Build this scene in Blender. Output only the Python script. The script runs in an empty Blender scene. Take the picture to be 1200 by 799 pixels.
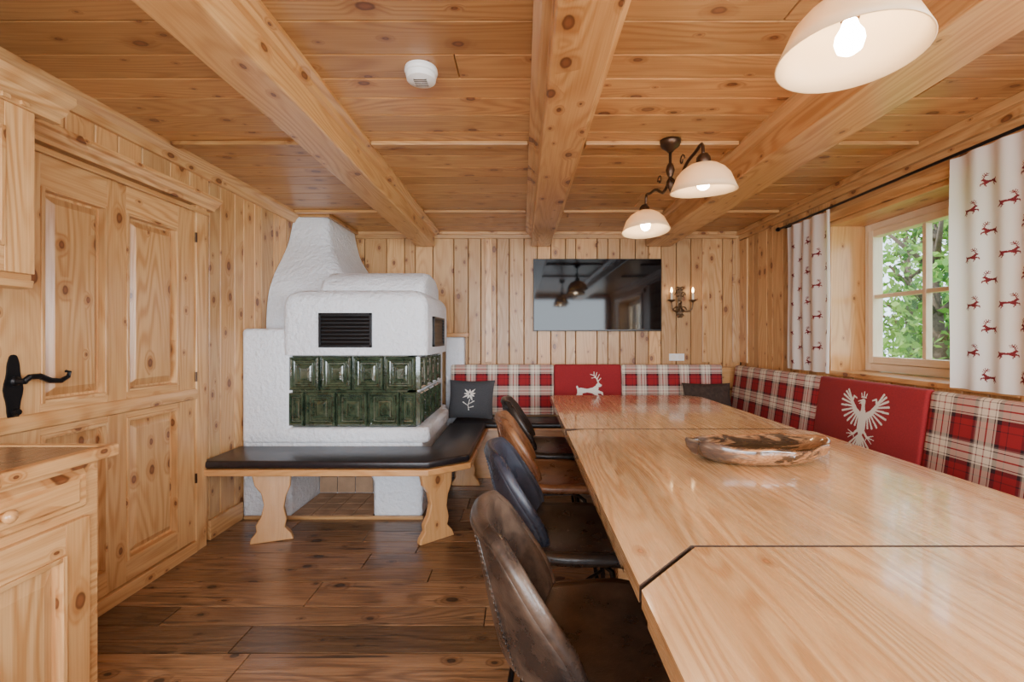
import bpy, bmesh, math, random
from mathutils import Vector, Matrix
R = random.Random(11)
SC = bpy.context.scene
COL = SC.collection
pi = math.pi

# ---------------------------------------------------------------- materials
def newmat(name):
    m = bpy.data.materials.new(name); m.use_nodes = True
    nt = m.node_tree
    for n in list(nt.nodes): nt.nodes.remove(n)
    out = nt.nodes.new('ShaderNodeOutputMaterial')
    b = nt.nodes.new('ShaderNodeBsdfPrincipled')
    nt.links.new(b.outputs[0], out.inputs[0])
    return m, nt, b, out
class NT:
    def __init__(s, nt): s.nt = nt
    def n(s, t, **k):
        x = s.nt.nodes.new(t)
        for a, v in k.items(): setattr(x, a, v)
        return x
    def put(s, sock, v):
        if v is None: return
        if hasattr(v, 'is_output'): s.nt.links.new(v, sock)
        else: sock.default_value = v
    def m(s, op, a, b=None, c=None, clamp=False):
        x = s.n('ShaderNodeMath', operation=op, use_clamp=clamp)
        s.put(x.inputs[0], a); s.put(x.inputs[1], b); s.put(x.inputs[2], c)
        return x.outputs[0]
    def vec(s, a, b, c=0.0):
        x = s.n('ShaderNodeCombineXYZ'); s.put(x.inputs[0], a); s.put(x.inputs[1], b); s.put(x.inputs[2], c)
        return x.outputs[0]
    def noise(s, v, sc, det=2, rough=.5, dim='3D', dist=0):
        x = s.n('ShaderNodeTexNoise', noise_dimensions=dim); s.put(x.inputs['Vector'], v)
        x.inputs['Scale'].default_value = sc; x.inputs['Detail'].default_value = det
        x.inputs['Roughness'].default_value = rough; x.inputs['Distortion'].default_value = dist
        return x.outputs[0]
    def mix(s, f, a, b, bt='MIX'):
        x = s.n('ShaderNodeMix', data_type='RGBA', blend_type=bt)
        s.put(x.inputs[0], f)
        s.put(x.inputs[6], a if hasattr(a, 'is_output') else (*a, 1))
        s.put(x.inputs[7], b if hasattr(b, 'is_output') else (*b, 1))
        return x.outputs[2]
    def rng(s, v, a, b, c, d, sm=False):
        x = s.n('ShaderNodeMapRange'); 
        if sm: x.interpolation_type = 'SMOOTHSTEP'
        s.put(x.inputs[0], v)
        for i, q in enumerate((a, b, c, d)): x.inputs[i + 1].default_value = q
        return x.outputs[0]
    def bump(s, h, st, dist, bsdf):
        x = s.n('ShaderNodeBump'); x.inputs['Strength'].default_value = st; x.inputs['Distance'].default_value = dist
        s.put(x.inputs['Height'], h); s.nt.links.new(x.outputs[0], bsdf.inputs['Normal'])
def wood(name, light, dark, knot=(.12, .04, .014), rough=.45, coat=0.0, kn=.45, ring=.35, var=.25, fiber=.35, cr=.1, huevar=(1.0,.93,.84), ks=1.0, crack=0):
    m, nt, b, out = newmat(name); T = NT(nt)
    at = T.n('ShaderNodeAttribute', attribute_name='gc'); sp = T.n('ShaderNodeSeparateXYZ'); nt.links.new(at.outputs['Vector'], sp.inputs[0])
    a = sp.outputs[0]; t = T.m('ADD', sp.outputs[1], sp.outputs[2])
    rn = T.n('ShaderNodeAttribute', attribute_name='rnd').outputs['Fac']
    vo = T.n('ShaderNodeTexVoronoi', voronoi_dimensions='2D'); vo.inputs['Scale'].default_value = 1
    wob = T.m('MULTIPLY', T.noise(T.vec(T.m('MULTIPLY', a, 30), T.m('MULTIPLY', t, 30)), 1, 2, dim='2D'), .05)
    nt.links.new(T.vec(T.m('MULTIPLY', a, 5.2), T.m('MULTIPLY', t, 8.5)), vo.inputs['Vector'])
    d = T.m('ADD', vo.outputs['Distance'], wob); cs = T.n('ShaderNodeSeparateColor'); nt.links.new(vo.outputs['Color'], cs.inputs[0])
    r = cs.outputs[0]
    has = T.m('GREATER_THAN', cs.outputs[1], 1 - kn)
    rad = T.m('MULTIPLY', T.m('MULTIPLY_ADD', T.m('POWER', r, 2.2), .14, .06), ks)
    q = T.m('DIVIDE', d, rad)
    kmask = T.m('MULTIPLY', T.rng(q, .8, 1.1, 1, 0, True), has)
    kcore = T.rng(q, .35, .9, 0, 1, True)
    halo = T.m('MULTIPLY', T.rng(q, .8, 2.8, 1, 0, True), has)
    w1 = T.noise(T.vec(T.m('MULTIPLY', a, .55), T.m('MULTIPLY', t, 4.5)), 1, 1.5, dim='2D')
    w1 = T.m('ADD', w1, T.m('MULTIPLY', halo, .10))
    rings = T.m('MULTIPLY_ADD', T.m('SINE', T.m('MULTIPLY', w1, 95)), .5, .5)
    fib = T.noise(T.vec(T.m('MULTIPLY', a, 3.0), T.m('MULTIPLY', T.m('ADD', t, T.m('MULTIPLY', w1, .04)), 160)), 1, 3, .6, dim='2D')
    big = T.noise(T.vec(T.m('MULTIPLY', a, .8), T.m('MULTIPLY', t, 9)), 1, 2, dim='2D')
    f = T.m('MULTIPLY', T.m('MULTIPLY', T.m('POWER', rings, 1.8), ring), T.rng(big, .35, .65, 1.3, .35))
    f = T.m('ADD', f, T.m('MULTIPLY', T.rng(fib, .3, .7, 0, 1), fiber))
    f = T.m('ADD', f, T.m('MULTIPLY', T.rng(big, .3, .7, 0, 1), .25), clamp=True)
    c = T.mix(f, light, dark)
    c = T.mix(T.m('MULTIPLY', halo, .6), c, tuple(x * y for x, y in zip(dark, (.75, .6, .48))))
    tint = T.mix(rn, (1, 1, 1), huevar)
    c = T.mix(1.0, c, tint, 'MULTIPLY')
    val = T.rng(T.m('FRACT', T.m('MULTIPLY', rn, 7.31)), 0, 1, 1 - var, 1.0 + var * .3)
    hs = T.n('ShaderNodeHueSaturation'); nt.links.new(val, hs.inputs['Value']); nt.links.new(c, hs.inputs['Color'])
    kc = T.mix(kcore, tuple(min(1, x * 1.9) for x in knot), knot)
    c = T.mix(T.m('MULTIPLY', kmask, .92), hs.outputs[0], kc)
    if crack:
        ck = T.noise(T.vec(T.m('MULTIPLY', a, 1.6), T.m('MULTIPLY', t, 38)), 1, 3, .6, dim='2D')
        c = T.mix(T.rng(ck, .64, .70, 0, crack, True), c, knot)
    nt.links.new(c, b.inputs['Base Color'])
    T.put(b.inputs['Roughness'], T.rng(fib, .3, .7, rough - .06, rough + .08))
    b.inputs['Coat Weight'].default_value = coat; b.inputs['Coat Roughness'].default_value = cr
    T.bump(T.m('ADD', fib, rings), .15, .001, b)
    return m
def plain(name, col, rough=.5, metal=0, coat=0, nz=0, nsc=20, bump=0, bsc=60, bd=.002, cr=.1, spec=.5, sheen=0):
    m, nt, b, out = newmat(name); T = NT(nt)
    tc = T.n('ShaderNodeTexCoord').outputs['Object']
    f = T.noise(tc, nsc, 4, .6)
    c = T.mix(T.rng(f, .3, .7, 0, 1), tuple(x * (1 - nz) for x in col), tuple(min(1, x * (1 + nz)) for x in col))
    nt.links.new(c, b.inputs['Base Color'])
    b.inputs['Roughness'].default_value = rough; b.inputs['Metallic'].default_value = metal
    b.inputs['Coat Weight'].default_value = coat; b.inputs['Coat Roughness'].default_value = cr
    b.inputs['Specular IOR Level'].default_value = spec
    b.inputs['Sheen Weight'].default_value = sheen
    if bump: T.bump(T.noise(tc, bsc, 4, .6), bump, bd, b)
    return m
def emis(name, col, st):
    m, nt, b, out = newmat(name)
    b.inputs['Base Color'].default_value = (*col, 1)
    b.inputs['Emission Color'].default_value = (*col, 1); b.inputs['Emission Strength'].default_value = st
    return m

W_wall = wood('pine_wall', (.75, .455, .205), (.53, .26, .09), kn=.66, rough=.38, ring=.45, var=.32, fiber=.45, coat=.1, cr=.25)
W_ceil = wood('pine_ceiling', (.65, .365, .14), (.42, .19, .06), kn=.56, rough=.36, coat=.2, cr=.2, var=.30, ring=.5)
W_beam = wood('pine_beam', (.73, .43, .18), (.53, .26, .085), kn=.45, rough=.34, coat=.3, cr=.16, ring=.65, var=.1)
W_door = wood('pine_door', (.74, .45, .205), (.52, .255, .09), kn=.48, rough=.36, coat=.25, cr=.22, ring=.6, var=.18, fiber=.45)
W_table = wood('pine_table', (.83, .55, .29), (.59, .325, .14), kn=.12, rough=.26, coat=.8, cr=.08, ring=.8, var=.17, ks=.6, knot=(.34, .14, .05), fiber=.5)
W_frame = wood('pale_window_wood', (.86, .72, .54), (.76, .58, .38), kn=.05, rough=.4, var=.06)
W_bench = wood('bench_wood', (.70, .385, .165), (.50, .24, .08), kn=.25, rough=.3, coat=.4, cr=.15, var=.1)
W_floor = wood('oak_floor', (.46, .265, .14), (.185, .093, .043), knot=(.026, .015, .010), kn=.42, rough=.30, coat=.2, cr=.22, ring=.45, var=.6, fiber=.75, huevar=(1.0, .97, .9), crack=.8)
M_plaster = plain('white_plaster', (.83, .86, .91), .85, nz=.03, nsc=5, bump=.75, bsc=30, bd=.03)
M_black = plain('black_iron', (.012, .011, .012), .38, metal=.6, bump=.3, bsc=90)
M_dark = plain('dark_void', (.03, .018, .01), .9)
M_jointshade = plain('joint_shade', (.06, .03, .016), .8)  # dark colour standing in for shade in the table joints
M_brown = plain('brown_metal', (.07, .035, .018), .35, metal=.7)
M_bronze = plain('antique_bronze', (.16, .10, .055), .4, metal=.8, nz=.5, nsc=60, bump=.4, bsc=120)
M_lblack = plain('black_leather', (.018, .015, .018), .30, nz=.3, bump=.35, bsc=160, bd=.0015)
M_white = plain('white_plastic', (.85, .85, .83), .4)
M_cream = plain('cream_felt', (.84, .79, .71), .9, nz=.05, nsc=200)
M_redfelt = plain('red_felt', (.29, .014, .019), .9, nz=.15, nsc=150, bump=.4, bsc=300, sheen=.05)
M_greyfelt = plain('charcoal_felt', (.06, .06, .066), .9, nz=.2, nsc=150, bump=.4, bsc=300)
M_counter = wood('brown_worktop', (.34, .21, .12), (.19, .11, .06), kn=0, rough=.3, coat=.2, ring=.5)
M_tile = plain('terracotta', (.40, .24, .14), .6, nz=.25, nsc=8)
M_grout = plain('grout', (.12, .08, .05), .9)
M_candle = plain('ivory', (.85, .78, .62), .5)
M_bulb = emis('bulb_glow', (1, .82, .60), 100)
M_flame = emis('flame_glow', (1, .66, .32), 22)

def leather(name, col, col2):
    m, nt, b, out = newmat(name); T = NT(nt)
    tc = T.n('ShaderNodeTexCoord').outputs['Object']
    f = T.noise(tc, 8, 6, .65)
    c = T.mix(T.rng(f, .40, .70, 0, 1, True), col, col2)
    nt.links.new(c, b.inputs['Base Color'])
    T.put(b.inputs['Roughness'], T.rng(f, .3, .7, .22, .38))
    T.bump(T.m('ADD', T.noise(tc, 190, 3, .6), T.m('MULTIPLY', T.noise(tc, 12, 3), 3)), .32, .002, b)
    return m
L_brown = leather('brown_leather', (.026, .018, .015), (.11, .072, .05))
L_seat = leather('brown_seat_leather', (.032, .019, .013), (.085, .05, .031))
L_blue = leather('slate_leather', (.017, .022, .036), (.042, .05, .072))
L_tan = leather('cognac_leather', (.15, .062, .028), (.29, .135, .06))
L_dark = leather('dark_leather', (.017, .013, .012), (.045, .034, .028))

def glaze():
    m, nt, b, out = newmat('green_glaze'); T = NT(nt)
    tc = T.n('ShaderNodeTexCoord').outputs['Object']
    c = T.mix(T.rng(T.noise(tc, 16, 4, .7), .35, .65, 0, 1), (.014, .028, .016), (.060, .082, .046))
    nt.links.new(c, b.inputs['Base Color']); b.inputs['Roughness'].default_value = .12
    b.inputs['Coat Weight'].default_value = 1; b.inputs['Coat Roughness'].default_value = .04
    T.bump(T.noise(tc, 30, 3), .35, .003, b); return m
M_glaze = glaze()
def plaid():
    m, nt, b, out = newmat('red_tartan'); T = NT(nt)
    at = T.n('ShaderNodeAttribute', attribute_name='gc'); sp = T.n('ShaderNodeSeparateXYZ'); nt.links.new(at.outputs['Vector'], sp.inputs[0])
    def stripes(v):
        fr = T.m('FRACT', T.m('DIVIDE', v, .205))
        r = T.n('ShaderNodeValToRGB'); r.color_ramp.interpolation = 'CONSTANT'
        red = (.34, .012, .018, 1); dk = (.035, .008, .015, 1); cr = (.85, .75, .61, 1); gr = (.22, .16, .15, 1)
        st = [(0, red), (.15, dk), (.17, red), (.30, dk), (.39, cr), (.425, dk), (.445, cr), (.57, red), (.60, cr), (.72, dk), (.74, cr), (.80, gr), (.83, dk), (.89, red)]
        el = r.color_ramp.elements; el[0].position = 0; el[0].color = st[0][1]; el[1].position = st[1][0]; el[1].color = st[1][1]
        for p, c in st[2:]:
            e = el.new(p); e.color = c
        nt.links.new(fr, r.inputs[0]); return r.outputs[0]
    c = T.mix(.5, stripes(sp.outputs[0]), stripes(T.m('ADD', sp.outputs[1], sp.outputs[2])))
    w = T.noise(T.n('ShaderNodeTexCoord').outputs['Object'], 300, 2)
    c = T.mix(.25, c, T.mix(w, (.4, .4, .4), (1, 1, 1)), 'MULTIPLY')
    nt.links.new(c, b.inputs['Base Color']); b.inputs['Roughness'].default_value = .9
    T.bump(w, .3, .002, b); return m
M_plaid = plaid()
def translucent(name, col, amt, rough=.4):
    m, nt, b, out = newmat(name); T = NT(nt)
    b.inputs['Base Color'].default_value = (*col, 1); b.inputs['Roughness'].default_value = rough
    tr = T.n('ShaderNodeBsdfTranslucent'); tr.inputs[0].default_value = (*col, 1)
    mx = T.n('ShaderNodeMixShader'); mx.inputs[0].default_value = amt
    nt.links.new(b.outputs[0], mx.inputs[1]); nt.links.new(tr.outputs[0], mx.inputs[2]); nt.links.new(mx.outputs[0], out.inputs[0])
    return m
M_shade = translucent('frosted_glass', (.93, .72, .46), .42, .3)
M_curt = translucent('white_cotton', (.96, .91, .84), .40, .9)
M_curtred = translucent('red_print', (.20, .018, .025), .15, .9)
M_leafs = [translucent('leaf_a', (.12, .27, .04), .45, .6), translucent('leaf_b', (.26, .42, .09), .45, .6), translucent('leaf_c', (.05, .13, .03), .4, .6)]
M_grass = plain('grass', (.16, .30, .06), .9, nz=.4, nsc=3)
M_bark = plain('bark', (.10, .07, .05), .9, nz=.4, bump=.6, bsc=20, bd=.02)
def glass():
    m, nt, b, out = newmat('window_glass'); T = NT(nt)
    tr = T.n('ShaderNodeBsdfTransparent'); gl = T.n('ShaderNodeBsdfGlossy'); gl.inputs['Roughness'].default_value = 0
    mx = T.n('ShaderNodeMixShader'); mx.inputs[0].default_value = .05
    nt.links.new(tr.outputs[0], mx.inputs[1]); nt.links.new(gl.outputs[0], mx.inputs[2]); nt.links.new(mx.outputs[0], out.inputs[0]); return m
M_glass = glass()
M_tv = plain('tv_screen', (.003, .003, .004), .05, spec=.3)
M_tvf = plain('tv_frame', (.008, .008, .009), .3)
def burl(name, a, b2, dk, dlo):
    m, nt, b, out = newmat(name); T = NT(nt)
    tc = T.n('ShaderNodeTexCoord').outputs['Object']
    mp = T.n('ShaderNodeMapping'); mp.inputs['Scale'].default_value = (1, 2.2, 4.5); nt.links.new(tc, mp.inputs[0]); tc2 = mp.outputs[0]
    n1 = T.noise(tc2, 3.2, 4, .55, dist=1.2); n2 = T.noise(tc2, 5, 4, .6, dist=1)
    rg = T.m('MULTIPLY_ADD', T.m('SINE', T.m('MULTIPLY', n1, 80)), .5, .5)
    c = T.mix(T.m('MULTIPLY', rg, .7), a, b2)
    c = T.mix(T.rng(n2, dlo, dlo + .08, 0, .9, True), c, dk)
    sx = T.n('ShaderNodeSeparateXYZ'); nt.links.new(tc, sx.inputs[0])
    lf = T.rng(T.m('ADD', sx.outputs[0], T.m('MULTIPLY', n2, .5)), .06, .12, 1, 0, True)
    res = T.mix(T.rng(n1, .45, .60, 0, 1, True), (.04, .038, .04), (.28, .22, .16))
    c = T.mix(T.m('MULTIPLY', lf, .8), c, res)
    nt.links.new(c, b.inputs['Base Color']); b.inputs['Roughness'].default_value = .15; b.inputs['Coat Weight'].default_value = .8; b.inputs['Coat Roughness'].default_value = .05
    T.bump(n1, .4, .008, b); return m
M_burl = burl('burl_wood', (.42, .20, .09), (.17, .07, .03), (.03, .017, .010), .52)
M_burl2 = burl('burl_inside', (.32, .17, .085), (.13, .06, .03), (.022, .016, .012), .46)

# ---------------------------------------------------------------- mesh builder
ID = lambda u, v, w: (u, v, w)
class MB:
    def __init__(s): s.v = []; s.f = []; s.mi = []; s.gc = []; s.rn = []
    def add(s, vs, fs, gcs=None, mat=0, rnd=None):
        o = len(s.v); r = R.random() if rnd is None else rnd
        s.v += [tuple(p) for p in vs]; s.gc += gcs if gcs else [tuple(p) for p in vs]; s.rn += [r] * len(vs)
        for f in fs: s.f.append([o + i for i in f]); s.mi.append(mat)
    def gcof(s, pts, g, off):
        o = (R.random() * 60, R.random() * 60) if off else (0, 0)
        pm = {0: (0, 1, 2), 1: (1, 0, 2), 2: (2, 0, 1)}[g]
        return [(p[pm[0]] + o[0], p[pm[1]] + o[1], p[pm[2]]) for p in pts]
    def box(s, u0, u1, v0, v1, w0, w1, g=0, M=ID, mat=0, off=True, rnd=None):
        L = [(u, v, w) for w in (w0, w1) for v in (v0, v1) for u in (u0, u1)]
        s.add([M(*p) for p in L], [(0, 2, 3, 1), (4, 5, 7, 6), (0, 1, 5, 4), (2, 6, 7, 3), (0, 4, 6, 2), (1, 3, 7, 5)], s.gcof(L, g, off), mat, rnd)
    def frust(s, u0, u1, v0, v1, w0, w1, ins, g=0, M=ID, mat=0):
        L = [(u0, v0, w0), (u1, v0, w0), (u1, v1, w0), (u0, v1, w0), (u0 + ins, v0 + ins, w1), (u1 - ins, v0 + ins, w1), (u1 - ins, v1 - ins, w1), (u0 + ins, v1 - ins, w1)]
        s.add([M(*p) for p in L], [(0, 1, 5, 4), (1, 2, 6, 5), (2, 3, 7, 6), (3, 0, 4, 7), (4, 5, 6, 7), (3, 2, 1, 0)], s.gcof(L, g, True), mat)
    def prism(s, poly, w0, w1, g=2, M=ID, mat=0, off=True):
        n = len(poly); L = [(a, b, w0) for a, b in poly] + [(a, b, w1) for a, b in poly]
        fs = [tuple(range(n))[::-1], tuple(range(n, 2 * n))] + [(i, (i + 1) % n, n + (i + 1) % n, n + i) for i in range(n)]
        s.add([M(*p) for p in L], fs, s.gcof(L, g, off), mat)
    def loft(s, rings, cap=True, closed=True, mat=0):
        n = len(rings[0]); vs = [p for r in rings for p in r]; fs = []
        for i in range(len(rings) - 1):
            for j in range(n if closed else n - 1):
                k = (j + 1) % n; fs.append((i * n + j, i * n + k, (i + 1) * n + k, (i + 1) * n + j))
        if cap: fs += [tuple(range(n))[::-1], tuple(range((len(rings) - 1) * n, len(rings) * n))]
        s.add(vs, fs, None, mat)
    def lathe(s, prof, c=(0, 0, 0), seg=24, M=None, mat=0, cap=True):
        M = M or (lambda x, y, z: (x + c[0], y + c[1], z + c[2]))
        s.loft([[M(r * math.cos(2 * pi * k / seg), r * math.sin(2 * pi * k / seg), z) for k in range(seg)] for r, z in prof], cap, True, mat)
    def tube(s, pts, r, seg=8, mat=0):
        pts = [Vector(p) for p in pts]; rings = []; up = None
        for i, p in enumerate(pts):
            d = (pts[min(i + 1, len(pts) - 1)] - pts[max(i - 1, 0)]).normalized()
            if up is None: up = Vector((0, 0, 1)) if abs(d.z) < .9 else Vector((1, 0, 0))
            x = d.cross(up).normalized(); y = x.cross(d).normalized(); up = y
            rr = r[i] if isinstance(r, (list, tuple)) else r
            rings.append([tuple(p + x * rr * math.cos(2 * pi * k / seg) + y * rr * math.sin(2 * pi * k / seg)) for k in range(seg)])
        s.loft(rings, True, True, mat)
    def planks(s, a0, a1, l0, l1, w0, w1, wr=(.09, .18), along=1, M=ID, gap=.003, cut=None, mat=0):
        a = a0
        while a < a1 - .001:
            b = min(a1, a + R.uniform(*wr))
            if a1 - b < .04: b = a1
            segs = [(l0, l1)]
            if cut:
                segs = []; l = l0 - R.uniform(0, cut[0])
                while l < l1:
                    e = l + R.uniform(*cut); x0, x1 = max(l, l0), min(e, l1)
                    if x1 - x0 > .01: segs.append((x0, x1))
                    l = e
            for (p, q) in segs:
                if along == 1: s.box(a, b - gap, p, q - (gap if cut else 0), w0, w1, 1, M, mat)
                else: s.box(p, q - (gap if cut else 0), a, b - gap, w0, w1, 0, M, mat)
            a = b
ORG = {}
def setp(o, label=None, category=None, kind=None, group=None):
    if label: o['label'] = label
    if category: o['category'] = category
    if kind: o['kind'] = kind
    if group: o['group'] = group
def thing(name, label, category, loc, kind=None, group=None, parent=None):
    o = bpy.data.objects.new(name, None); o.empty_display_size = .1; COL.objects.link(o)
    pl = ORG[parent.name] if parent else (0, 0, 0)
    o.location = tuple(a - b for a, b in zip(loc, pl))
    if parent: o.parent = parent
    ORG[o.name] = loc; setp(o, label, category, kind, group); return o
def obj(name, mb, mats, parent=None, org=None, bev=0, bseg=2, smooth=False, label=None, category=None, kind=None, group=None, sub=0, solid=0, angle=35, soff=0):
    me = bpy.data.meshes.new(name)
    o3 = ORG[parent.name] if parent else (org or (0, 0, 0))
    if org and parent: o3 = org
    me.from_pydata([(a[0] - o3[0], a[1] - o3[1], a[2] - o3[2]) for a in mb.v], [], mb.f)
    if not isinstance(mats, (list, tuple)): mats = [mats]
    for m in mats: me.materials.append(m)
    me.polygons.foreach_set('material_index', mb.mi)
    bm = bmesh.new(); bm.from_mesh(me); bmesh.ops.recalc_face_normals(bm, faces=bm.faces); bm.to_mesh(me); bm.free()
    at = me.attributes.new('gc', 'FLOAT_VECTOR', 'POINT'); at.data.foreach_set('vector', [c for g in mb.gc for c in g])
    ar = me.attributes.new('rnd', 'FLOAT', 'POINT'); ar.data.foreach_set('value', mb.rn)
    if smooth: me.polygons.foreach_set('use_smooth', [True] * len(me.polygons))
    o = bpy.data.objects.new(name, me); COL.objects.link(o)
    if parent:
        o.parent = parent; pl = ORG[parent.name]; o.location = tuple(a - b for a, b in zip(o3, pl))
    else: o.location = o3
    ORG[o.name] = tuple(o3)
    if solid: md = o.modifiers.new('s', 'SOLIDIFY'); md.thickness = solid; md.offset = soff
    if bev:
        md = o.modifiers.new('b', 'BEVEL'); md.width = bev; md.segments = bseg; md.limit_method = 'ANGLE'; md.angle_limit = math.radians(angle)
        if bseg > 2: me.polygons.foreach_set('use_smooth', [True] * len(me.polygons)); 
    if sub: md = o.modifiers.new('u', 'SUBSURF'); md.levels = sub; md.render_levels = sub
    setp(o, label, category, kind, group); return o

XL, XR, YB, ZC, YF = -1.94, 2.19, 4.56, 2.30, -2.2
ML = lambda u, v, w: (XL + w, u, v)       # left wall u=y v=z
MR = lambda u, v, w: (XR - w, u, v)
MK = lambda u, v, w: (u, YB - w, v)       # back wall u=x v=z

# ---------------------------------------------------------------- shell
mb = MB(); mb.planks(YF, YB, XL, XR, -.02, 0, (.13, .22), 0, ID, .004, cut=(.8, 2.0)); mb.box(XL - .1, XR + .4, YF, YB + .1, -.12, -.021, mat=1)
obj('floor', mb, [W_floor, M_dark], bev=.0015, bseg=1, kind='structure', label='rustic oak plank floor', category='floor')
mb = MB(); mb.planks(YF, YB, XL, XR, ZC, ZC + .02, (.13, .20), 0, ID, .003, cut=(5, 6)); mb.box(XL - .1, XR + .4, YF, YB + .1, ZC + .021, ZC + .2, mat=1)
obj('ceiling', mb, [W_ceil, M_dark], bev=.003, bseg=1, kind='structure', label='knotty pine plank ceiling', category='ceiling')
mb = MB(); mb.planks(YF, YB, 0, ZC, -.02, 0, (.08, .19), 1, ML, .005); mb.box(YF, YB + .1, 0, ZC, -.12, -.021, 1, ML, 1)
obj('wall_left', mb, [W_wall, M_dark], bev=.004, bseg=1, kind='structure', label='knotty pine board wall', category='wall')
mb = MB(); mb.planks(XL, XR, 0, ZC, -.02, 0, (.10, .23), 1, MK, .006); mb.box(XL - .1, XR + .4, 0, ZC, -.12, -.021, 1, MK, 1)
obj('wall_back', mb, [W_wall, M_dark], bev=.004, bseg=1, kind='structure', label='knotty pine board wall', category='wall')
WY0, WY1, WZ0, WZ1 = 1.98, 3.24, .985, 2.06
V0, V1 = -1.3, .6
mb = MB()
for a, b, c, d in ((WY1, YB, 0, ZC), (V1, WY0, 0, ZC), (YF, V0, 0, ZC), (WY0, WY1, 0, WZ0), (V0, V1, 0, WZ0)):
    mb.planks(a, b, c, d, -.02, 0, (.09, .18), 1, MR, .005); mb.box(a, b, c, d, -.36, -.021, 1, MR, 1)
for a, b in ((WY0, WY1), (V0, V1)):
    mb.box(a, b, WZ1, ZC, -.02, 0, 0, MR); mb.box(a, b, WZ1, ZC, -.36, -.021, 1, MR, 1)
obj('wall_right', mb, [W_wall, M_dark], bev=.004, bseg=1, kind='structure', label='knotty pine board wall with window openings', category='wall')
mb = MB(); z0 = .55  # unseen wall behind the camera, opened wide to let light in
mb.box(XL, XR, 0, z0, -.1, 0, 0, lambda u, v, w: (u, YF + w, v)); mb.box(XL, XR, 2.2, ZC, -.1, 0, 0, lambda u, v, w: (u, YF + w, v))
for x in (XL, .02, XR - .15): mb.box(x, x + .15, z0, 2.2, -.1, 0, 1, lambda u, v, w: (u, YF + w, v))
obj('wall_front', mb, W_wall, kind='structure', label='unseen pine wall with wide openings added to let light in', category='wall')

# crown and trims
mb = MB()
mb.prism([(0, 2.3), (0, 2.215), (.02, 2.215), (.03, 2.25), (.05, 2.28), (.055, 2.3)], YF, YB, 2, lambda a, b, w: (XL + a, w, b))
obj('trim_1', mb, W_door, kind='structure', label='pine crown moulding', category='trim')
mb = MB(); mb.box(XL, XR, 2.235, 2.3, 0, .025, 0, MK); mb.box(XL, XR, 2.27, 2.3, .025, .045, 0, MK)
for x in (1.80, -.37): mb.box(x, x + .07, 1.0, 2.235, 0, .018, 1, MK)
mb.box(2.10, 2.19, 1.0, 2.235, 0, .02, 1, MK)
obj('trim_2', mb, W_door, bev=.004, kind='structure', label='pine wall moulding under the ceiling', category='trim')
mb = MB(); mb.box(YF, YB, 2.215, 2.3, 0, .03, 0, MR); mb.box(YF, YB, 2.26, 2.3, .03, .06, 0, MR)
mb.box(4.40, 4.54, 1.0, 2.21, 0, .02, 1, MR)
obj('trim_3', mb, W_beam, bev=.004, kind='structure', label='pine wall moulding under the ceiling', category='trim')
mb = MB()
for a, b in ((XL + .06, -1.06), (-.81, .03), (.34, 1.16), (1.55, XR - .07)):
    for y in (1.15, 2.43, 3.75):
        mb.box(a, b, y, y + .055, 2.278, 2.3, 0)
obj('trim_4', mb, W_ceil, bev=.004, kind='structure', label='pine cross battens on the ceiling', category='trim')
mb = MB()
mb.box(YF, 1.6, 0, .10, 0, .02, 0, ML); mb.box(2.80, 3.13, 0, .12, 0, .022, 0, ML)
obj('baseboard_left', mb, W_door, bev=.004, kind='structure', label='pine baseboard', category='baseboard')
mb = MB(); mb.box(XL + .055, -1.655, 3.835, 3.865, 2.265, 2.299, 0); mb.box(-1.657, -1.627, 3.835, 4.53, 2.265, 2.299, 1)
obj('trim_6', mb, W_ceil, bev=.006, kind='structure', label='pine moulding around the chimney', category='trim')

# beams
for i, (a, b) in enumerate(((-1.05, -.87), (.09, .28), (1.225, 1.475))):
    t = thing('ceiling_beam', 'long solid pine ceiling beam with side mouldings', 'ceiling beam', ((a + b) / 2, 1.2, 2.15), group='ceiling beams')
    mb = MB(); mb.box(a, b, YF, YB - .05, 2.15, 2.3, 1); obj('beam', mb, W_beam, t, bev=.008)
    mb = MB()
    for x, sg in ((a, -1), (b, 1)):
        pr = [(x, 2.3), (x, 2.255), (x + sg * .02, 2.26), (x + sg * .03, 2.275), (x + sg * .055, 2.285), (x + sg * .055, 2.3)]
        mb.prism(pr, YF, YB - .05, 2, lambda p, q, w: (p, w, q))
    obj('moulding', mb, W_beam, t)

# ---------------------------------------------------------------- framed panels
def framed(mb, u0, u1, v0, v1, w0, w1, st, cols, rows, M, pan=.010, ins=.035):
    mb.box(u0, cols[0][0], v0, v1, w0, w1, 1, M); mb.box(cols[-1][1], u1, v0, v1, w0, w1, 1, M)
    for i in range(len(cols) - 1): mb.box(cols[i][1], cols[i + 1][0], v0, v1, w0, w1, 1, M)
    for (a, b) in cols:
        vs = [v0] + [x for r in rows for x in r] + [v1]
        for k in range(0, len(vs), 2): mb.box(a, b, vs[k], vs[k + 1], w0, w1 - .0005, 0, M)
        for (c, d) in rows:
            mb.box(a, b, c, d, w0, w0 + .004, 1, M)
            l = .014
            for q in ((a, a + l, c, d), (b - l, b, c, d)): mb.box(*q, w0, w1 + .006, 1, M)
            for q in ((a + l, b - l, c, c + l), (a + l, b - l, d - l, d)): mb.box(*q, w0, w1 + .006, 0, M)
            mb.frust(a + l + .01, b - l - .01, c + l + .01, d - l - .01, w0 + .004, w1 - .002, ins, 1, M)

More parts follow.
